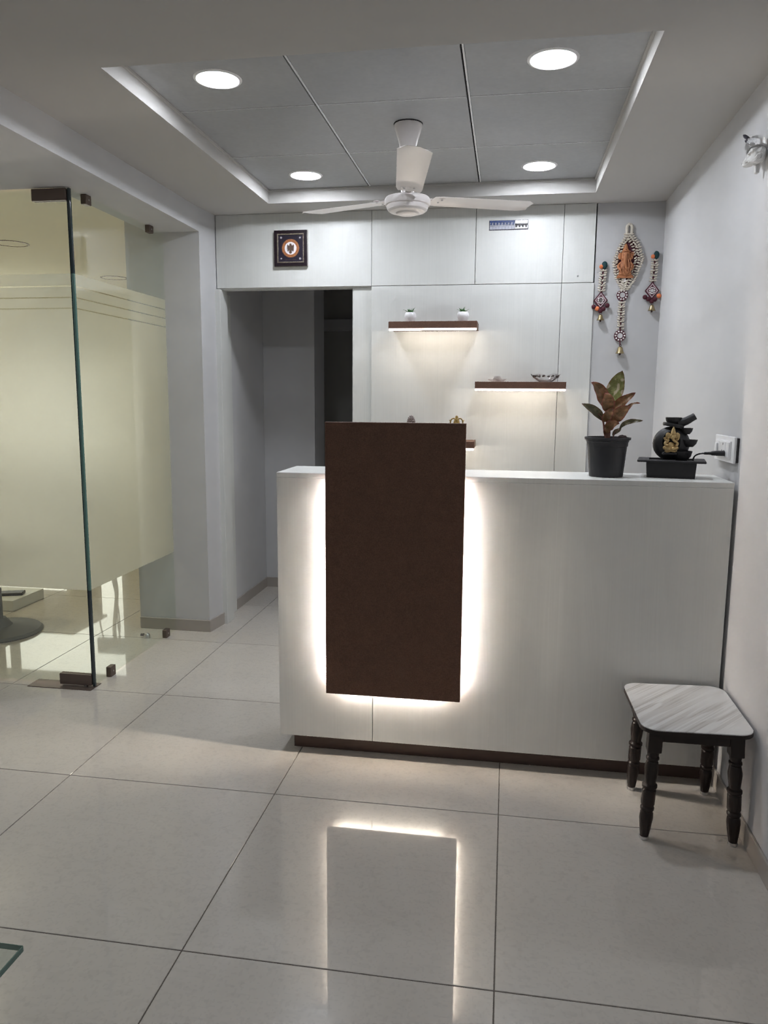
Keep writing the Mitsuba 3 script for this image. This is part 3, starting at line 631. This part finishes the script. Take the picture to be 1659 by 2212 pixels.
hx = .607
obj(h1 + '__rope_loop', tube([(hx - .004, YW - .012, 2.296), (hx - .004, YW - .012, 2.335), (hx + .004, YW - .012, 2.350), (hx + .014, YW - .012, 2.350), (hx + .022, YW - .012, 2.336), (hx + .022, YW - .012, 2.296)], .0078, 10, smooth_pts=30), rope_m, True)
back = Polygon([(hx + .008, 2.30), (hx - .035, 2.235), (hx - .060, 2.155), (hx - .042, 2.075), (hx - .015, 2.005), (hx + .004, 2.005), (hx + .035, 2.070), (hx + .075, 2.160), (hx + .060, 2.240), (hx + .018, 2.30)])
obj(h1 + '__backing', upright(extrude(back, .007), YW - .0006), maroon_m)
Lp = [(hx + .000, 2.300), (hx - .036, 2.235), (hx - .064, 2.155), (hx - .047, 2.070), (hx - .014, 2.008)]
Rp = [(hx + .018, 2.300), (hx + .058, 2.240), (hx + .080, 2.165), (hx + .050, 2.075), (hx + .010, 2.008)]
def along(pts, off, side, n, a0):
    p = np.array(pts); t = np.r_[0, np.cumsum(np.linalg.norm(np.diff(p, axis=0), axis=1))]
    for q in np.linspace(0, t[-1], n):
        c = np.array([np.interp(q, t, p[:, 0]), np.interp(q, t, p[:, 1])])
        shell(h1, c[0] + off + rng.uniform(-.001, .001), YW - .014 - .004 * (abs(off) < .012) + rng.uniform(-.002, .002), c[1] + rng.uniform(-.002, .002), a0 + rng.uniform(-18, 18), rng.uniform(.0092, .0106))
along(Lp, -.002, -1, 25, 165); along(Lp, .014, -1, 24, 20)
along(Rp, .006, 1, 25, 28); along(Rp, -.011, 1, 24, 155); along(Rp, -.028, 1, 22, 30)
for i in range(8): shell(h1, hx - .012 + .022 * (i % 2) - .002 * i * (i % 2), YW - .018, 2.062 - .007 * i, 40 if i % 2 else 140)
# terracotta figure
tx, ty = hx - .004, YW - .016
tf = [hull_of([((tx, ty, 2.145), .026), ((tx, ty, 2.105), .030)]), hull_of([((tx, ty - .004, 2.195), .0235), ((tx, ty - .003, 2.175), .026)]), lathe([(0, .045), (.007, .036), (.014, .015), (.021, 0), (0, 0)], 20, (tx - .001, ty, 2.207)),
      tube([(tx - .003, ty - .026, 2.195), (tx - .006, ty - .032, 2.165), (tx - .002, ty - .033, 2.130), (tx + .008, ty - .033, 2.112), (tx + .012, ty - .033, 2.120)], [.010, .009, .007, .0055, .0045], 10, smooth_pts=20),
      hull_of([((tx - .034, ty - .006, 2.080), .0065), ((tx + .036, ty - .006, 2.080), .0065)]), hull_of([((tx - .024, ty - .008, 2.092), .010), ((tx + .024, ty - .008, 2.092), .010)])]
for s in (-1, 1):
    tf += [sphere((tx + s * .029, ty - .004, 2.185), .016, 2, (.7, .4, 1.2)), tube([(tx + s * .022, ty - .006, 2.150), (tx + s * .038, ty - .012, 2.130), (tx + s * .024, ty - .026, 2.110)], .007, 8, smooth_pts=8)]
M = man(tf[0])
for q in tf[1:]: M = M + man(q)
fd = [hull_of([((tx - .040, ty - .010, 2.073), .0045), ((tx + .042, ty - .010, 2.073), .0045)])]
for s_ in (-1, 1):
    fd.append(tube([(tx + s_ * .010, ty - .028, 2.165), (tx + s_ * .016, ty - .034, 2.130), (tx + s_ * .012, ty - .034, 2.095)], .0022, 6, smooth_pts=8))
    fd.append(tube([(tx + s_ * .020, ty - .026, 2.170), (tx + s_ * .027, ty - .031, 2.135), (tx + s_ * .024, ty - .030, 2.095)], .0022, 6, smooth_pts=8))
fd.append(tube([(tx - .022, ty - .020, 2.206), (tx, ty - .030, 2.209), (tx + .022, ty - .020, 2.206)], .0022, 6, smooth_pts=10))
for q in fd: M = M + man(q)
fk = obj(h1 + '__figure', tri(M), terra_m, 35, label='terracotta elephant-headed figure')
for dx, dz in ((-.013, 2.188), (.007, 2.188), (-.003, 2.215)):
    obj(fk + '__detail', sphere((tx + dx, ty - .0275, dz), .0032, 1), terradark_m, True)
obj(fk + '__ear_ring', trimesh.creation.torus(.0075, .0022, 20, 8).apply_transform(trimesh.transformations.rotation_matrix(math.pi / 2, (1, 0, 0))).apply_translation((tx + .033, ty - .014, 2.196)), terra_m, True)
obj(h1 + '__oval_mirror', upright(extrude(Polygon([(.0085 * math.cos(a) + hx - .006, .013 * math.sin(a) + 2.062) for a in np.linspace(0, 6.28, 24, False)]), .012), YW - .008), bead_m)
disc(h1, hx - .010, 1.981, .030)
strand(h1, hx - .012, 1.948, 1.796, .0)
disc(h1, hx - .012, 1.764, .031)
bell(h1, hx - .009, 1.706, .024, .038)
obj(h1 + '__link', tube([(hx - .012, YW - .02, 1.735), (hx - .010, YW - .024, 1.712)], .003, 8), maroon_m, 40)
def side_hanging(x, zt, label, left):
    k = 'wall_hanging_001' if left else 'wall_hanging_002'
    tag(k, label, 'wall hanging', 'small shell hangings beside the large one')
    obj(k + '__knot', sphere((x + .006, YW - .016, zt - .010), .017, 2, (.9, .8, 1.25)), teal_m, True)
    obj(k + '__tassel', sphere((x - .012, YW - .020, zt - .018), .011, 2), orange_m, True)
    strand(k, x, zt - .030, zt - .150, .03)
    c = (x - .006, zt - .196)
    dm = obj(k + '__diamond', upright(extrude(Polygon([(c[0], c[1] + .048), (c[0] + .038, c[1]), (c[0], c[1] - .046), (c[0] - .038, c[1])]), .007), YW - .009), maroon_m)
    obj(dm + '__border', upright(extrude(Polygon([(c[0], c[1] + .040), (c[0] + .031, c[1]), (c[0], c[1] - .038), (c[0] - .031, c[1])]).difference(Polygon([(c[0], c[1] + .031), (c[0] + .023, c[1]), (c[0], c[1] - .030), (c[0] - .023, c[1])])), .002), YW - .0162), mat('thread', (.42, .33, .35), .7) if 'mat_thread' not in scene else 'mat_thread')
    obj(dm + '__mirror', upright(extrude(Point(*c).buffer(.0085, 16), .003), YW - .0162), mirror_m)
    for i in range(10):
        a = i * math.pi / 5; obj(dm + '__bead', sphere((c[0] + .013 * math.cos(a), YW - .018, c[1] + .016 * math.sin(a)), .0042, 1), bead_m, True)
    for i, (dx, dz, m_) in enumerate(((-.036, -.034, maroon_m), (.036, -.028, orange_m if not left else maroon_m), (-.018, -.044, orange_m if left else maroon_m), (.016, -.046, maroon_m), (0, -.056, maroon_m))):
        obj(k + '__pompom', sphere((c[0] + dx, YW - .020, c[1] + dz), .0125, 2), m_, True)
    bell(k, c[0] + .002, c[1] - .076, .0205, .030)
side_hanging(.489, 2.150, 'small cowrie shell hanging with a bell, left of the large one', True)
side_hanging(.757, 2.198, 'small cowrie shell hanging with a bell, right of the large one', False)

# ------------------------------------------------------------------ unfinished light point on the right wall
tag('wall_light', 'wrapped clear glass wall light with bare black wires, high on the right wall', 'wall light')
gl = sphere((XR - .034, 2.765, 2.232), .033, 3)
obj('wall_light__globe', gl, 'mat_crystal', True)
for c, r_, s_ in (((XR - .026, 2.850, 2.212), .030, (.7, 1.5, .62)), ((XR - .030, 2.765, 2.205), .040, (.7, 1., .75))):
    m_ = sphere(c, r_, 3, s_); m_.vertices += (meshkit.fbm(m_.vertices * 55)[:, None] - .5) * .030 * np.array([1, 1, .6]); m_.vertices[:, 0] = np.minimum(m_.vertices[:, 0], XR - .001)
    obj('wall_light__wrap', m_, tissue_m, 20)
obj('wall_light__stub', bx(XR - .030, XR - .016, 2.770, 2.786, 2.150, 2.190, .003), tissue_m)
for a, b, c in (((XR - .030, 2.792, 2.255), (XR - .040, 2.834, 2.276), (XR - .046, 2.874, 2.301)), ((XR - .024, 2.800, 2.250), (XR - .030, 2.842, 2.262), (XR - .034, 2.892, 2.288))):
    a, b, c = map(np.array, (a, b, c))
    w_ = obj('wall_light__wire', tube([a, a * .5 + b * .5 + (0, 0, .001), b], .0042, 8), steel_m, 40)
    obj(w_ + '__tip', tube([b, b * .3 + c * .7, c], [.0062, .0055, .002], 8), wire_m, 40)

# ------------------------------------------------------------------ glass partition
def pane(key, quad, m):
    return obj(key, (np.array(quad, float), np.array([[0, 1, 2], [0, 2, 3]])), m)
ZB, ZTOP = .004, 2.333
FB = [(.487, 1.8095), (1.8145, 1.8575), (1.8625, 1.9075), (1.9125, 1.965)]
DX = -2.875
tag('glass_partition', 'fixed green-tinted glass panel with frosted band, between the glass door and the pier', 'glass panel')
pane('glass_partition__pane', [(XG, GY + .014, ZB), (XG, JY - .001, ZB), (XG, JY - .001, ZTOP), (XG, GY + .014, ZTOP)], pane_m)
for z0, z1 in FB:
    pane('glass_partition__frost_film', [(XG - .0015, GY + .015, z0), (XG - .0015, JY - .002, z0), (XG - .0015, JY - .002, z1), (XG - .0015, GY + .015, z1)], frost_m)
for z0, z1, m_ in ((ZB, .487, gledge_m), (.4872, 1.965, gledgef_m), (1.9652, ZTOP, gledge_m)):
    obj('glass_partition__edge', bx(XG - .006, XG + .006, GY + .0, GY + .013, z0, z1, .001), m_)
for y_, z0, z1 in ((3.43, ZTOP - .040, ZL - .0005), (4.066, ZTOP - .034, ZL - .0005), (3.45, .0005, .052), (4.092, .0005, .048)):
    obj('glass_partition__clamp', bx(XG - .014, XG + .014, y_ - .024, y_ + .024, z0, z1, .002), bronze_m)
    obj('glass_partition__clamp__screw' if False else 'glass_partition__clamp_screw', rot(cyl((0, 0, 0), (0, 0, .0015), .004, 12), 90, (0, 1, 0)).apply_translation((XG + .0141, y_, (z0 + z1) / 2)), steel_m, 30)
tag('glass_door', 'green-tinted frosted glass door with brown patch fittings at the left edge', 'glass door')
yd = GY + .006
pane('glass_door__pane', [(DX, yd, .012), (XG - .010, yd, .012), (XG - .010, yd, ZTOP - .006), (DX, yd, ZTOP - .006)], pane_m)
for z0, z1 in FB:
    pane('glass_door__frost_film', [(DX, yd + .0015, z0), (XG - .011, yd + .0015, z0), (XG - .011, yd + .0015, z1), (DX, yd + .0015, z1)], frost_m)
obj('glass_door__edge', bx(XG - .0101, XG - .0085, yd - .005, yd + .005, .012, ZTOP - .006), gledge_m)
for z0, z1 in ((.010, .064), (ZTOP - .054, ZTOP - .002)):
    obj('glass_door__patch_fitting', cat(bx(XG - .176, XG - .0085, yd - .016, yd - .001, z0, z1, .002), bx(XG - .176, XG - .0085, yd + .003, yd + .016, z0, z1, .002)), bronze_m)
obj('glass_door__pivot', cyl((XG - .045, yd, .002), (XG - .045, yd, .012), .010), steel_m, 30)
obj('floor_spring', bx(-2.295, -1.957, 3.238, 3.335, .0003, .0035, .0006), bronze_m, label='flat brown floor spring plate under the glass door', cat='floor spring')
tag('door_stop', 'small steel half-dome door stop on the floor behind the glass panel', 'door stop')
obj('door_stop__dome', lathe([(0, .030), (.010, .027), (.018, .018), (.020, .004), (.020, .0005), (0, .0005)], 28, (-2.074, 4.06, 0)), steel_m, 35)
obj('door_stop__bumper', cyl((-2.092, 4.06, .016), (-2.112, 4.06, .016), .008, 16), black_m, 35)

# ------------------------------------------------------------------ inside the glass cabin
tag('office_desk', 'white office desk inside the cabin behind the frosted glass', 'desk')
obj('office_desk__top', bx(-6.2, -3.86, 6.15, 6.75, .725, .75, .002), lamplain_m)
obj('office_desk__modesty_panel', bx(-6.14, -3.92, 6.43, 6.448, .42, .7245, .001), cgrey_m)
for x in (-6.18, -3.92): obj('office_desk__leg', bx(x, x + .03, 6.18, 6.72, 0.0005, .7245, .001), lamplain_m)
tag('desk_lamp', 'grey lamp with a thick column on the cabin desk, mirrored in the cabin floor', 'lamp')
obj('desk_lamp__base', lathe([(0, 0), (.15, 0), (.15, .015), (.05, .03), (0, .03)], 28, (-4.60, 6.35, .7505)), cgrey_m, 30)
obj('desk_lamp__column', cyl((-4.60, 6.35, .78), (-4.60, 6.35, 1.30), .045), cgrey_m, 40)
obj('desk_lamp__shade', lathe([(0, 1.46), (.10, 1.45), (.22, 1.31), (.21, 1.30), (.09, 1.43), (0, 1.44)], 32, (-4.60, 6.35, 0)), cgrey_m, 30)
tag('cable_bundle', 'bundle of grey cables hanging at the rear cabin wall, mirrored in the cabin floor', 'cables')
obj('cable_bundle__junction_box', bx(-4.52, -4.20, 7.66, 7.715, 1.30, 1.48, .006), cgrey_m)
for q, pts in enumerate(([(-4.30, 7.67, 1.31), (-4.26, 7.66, .85), (-4.27, 7.66, .60), (-4.35, 7.66, .40), (-4.33, 7.66, .012)], [(-4.44, 7.67, 1.31), (-4.45, 7.66, .60), (-4.42, 7.66, .30), (-4.425, 7.66, .012)], [(-4.26, 7.675, 1.31), (-4.33, 7.675, .50), (-4.37, 7.675, .22), (-4.37, 7.675, .012)], [(-4.24, 7.67, 1.31), (-4.25, 7.66, .60), (-4.235, 7.66, .22), (-4.24, 7.66, .012)])):
    obj('cable_bundle__cable', tube(pts, .022 if q == 0 else .0085, 8, smooth_pts=24), cgrey_m, True)
tag('low_box', 'low white box on the cabin floor behind the glass door', 'box')
obj('low_box__body', bx(-3.75, -3.19, 4.41, 4.75, .001, .072, .002), lamplain_m)
tag('power_strip', 'dark power strip lying on the low white box behind the glass door', 'power strip')
obj('power_strip__body', rotz(bx(-3.50, -3.22, 4.50, 4.58, .0725, .092, .004), 20, (-3.36, 4.54, 0)), black_m)
obj('power_strip__switch', rotz(bx(-3.44, -3.40, 4.52, 4.56, .0922, .100, .002), 20, (-3.36, 4.54, 0)), cgrey_m)
tag('office_chair', 'grey revolving office chair behind the glass door, only its base showing below the frosted band', 'chair')
ox, oy_ = -3.0, 4.0
obj('office_chair__column', cat(cyl((ox, oy_, .09), (ox, oy_, .27), .030), cyl((ox, oy_, .27), (ox, oy_, .44), .019)), cgrey_m, 40)
obj('office_chair__seat', hull_of([((ox + a * .19, oy_ + b * .18, .475), .035) for a in (-1, 1) for b in (-1, 1)]), cgrey_m, 40)
obj('office_chair__backrest', hull_of([((ox - .24, oy_ + b * .17, z), .03) for b in (-1, 1) for z in (.62, 1.02)]), cgrey_m, 40)
obj('office_chair__back_bar', tube([(ox - .10, oy_, .45), (ox - .25, oy_, .47), (ox - .27, oy_, .70)], .015, 8, smooth_pts=12), black_m, 40)
obj('office_chair__base', lathe([(0, .0005), (.245, .0005), (.25, .008), (.235, .022), (.08, .045), (.045, .09), (0, .09)], 44, (ox, oy_, 0)), cgrey_m, 30)

# ------------------------------------------------------------------ glass table at the lower left
tag('glass_table', 'corner of a low glass coffee table at the bottom left', 'table')
tx1, ty1, tz = -.822, 1.100, .45
pane('glass_table__top', [(-1.55, .35, tz), (tx1, .35, tz), (tx1, ty1, tz), (-1.55, ty1, tz)], pane_m)
for q in (bx(tx1 - .001, tx1 + .001, .35, ty1, tz - .010, tz), bx(-1.55, tx1, ty1 - .001, ty1 + .001, tz - .010, tz)):
    obj('glass_table__edge', q, gledgef_m)
for x in (-1.45, -.98):
    for y in (.45, .93): obj('glass_table__leg', cyl((x, y, .0005), (x, y, tz - .001), .016), steel_m, 40)
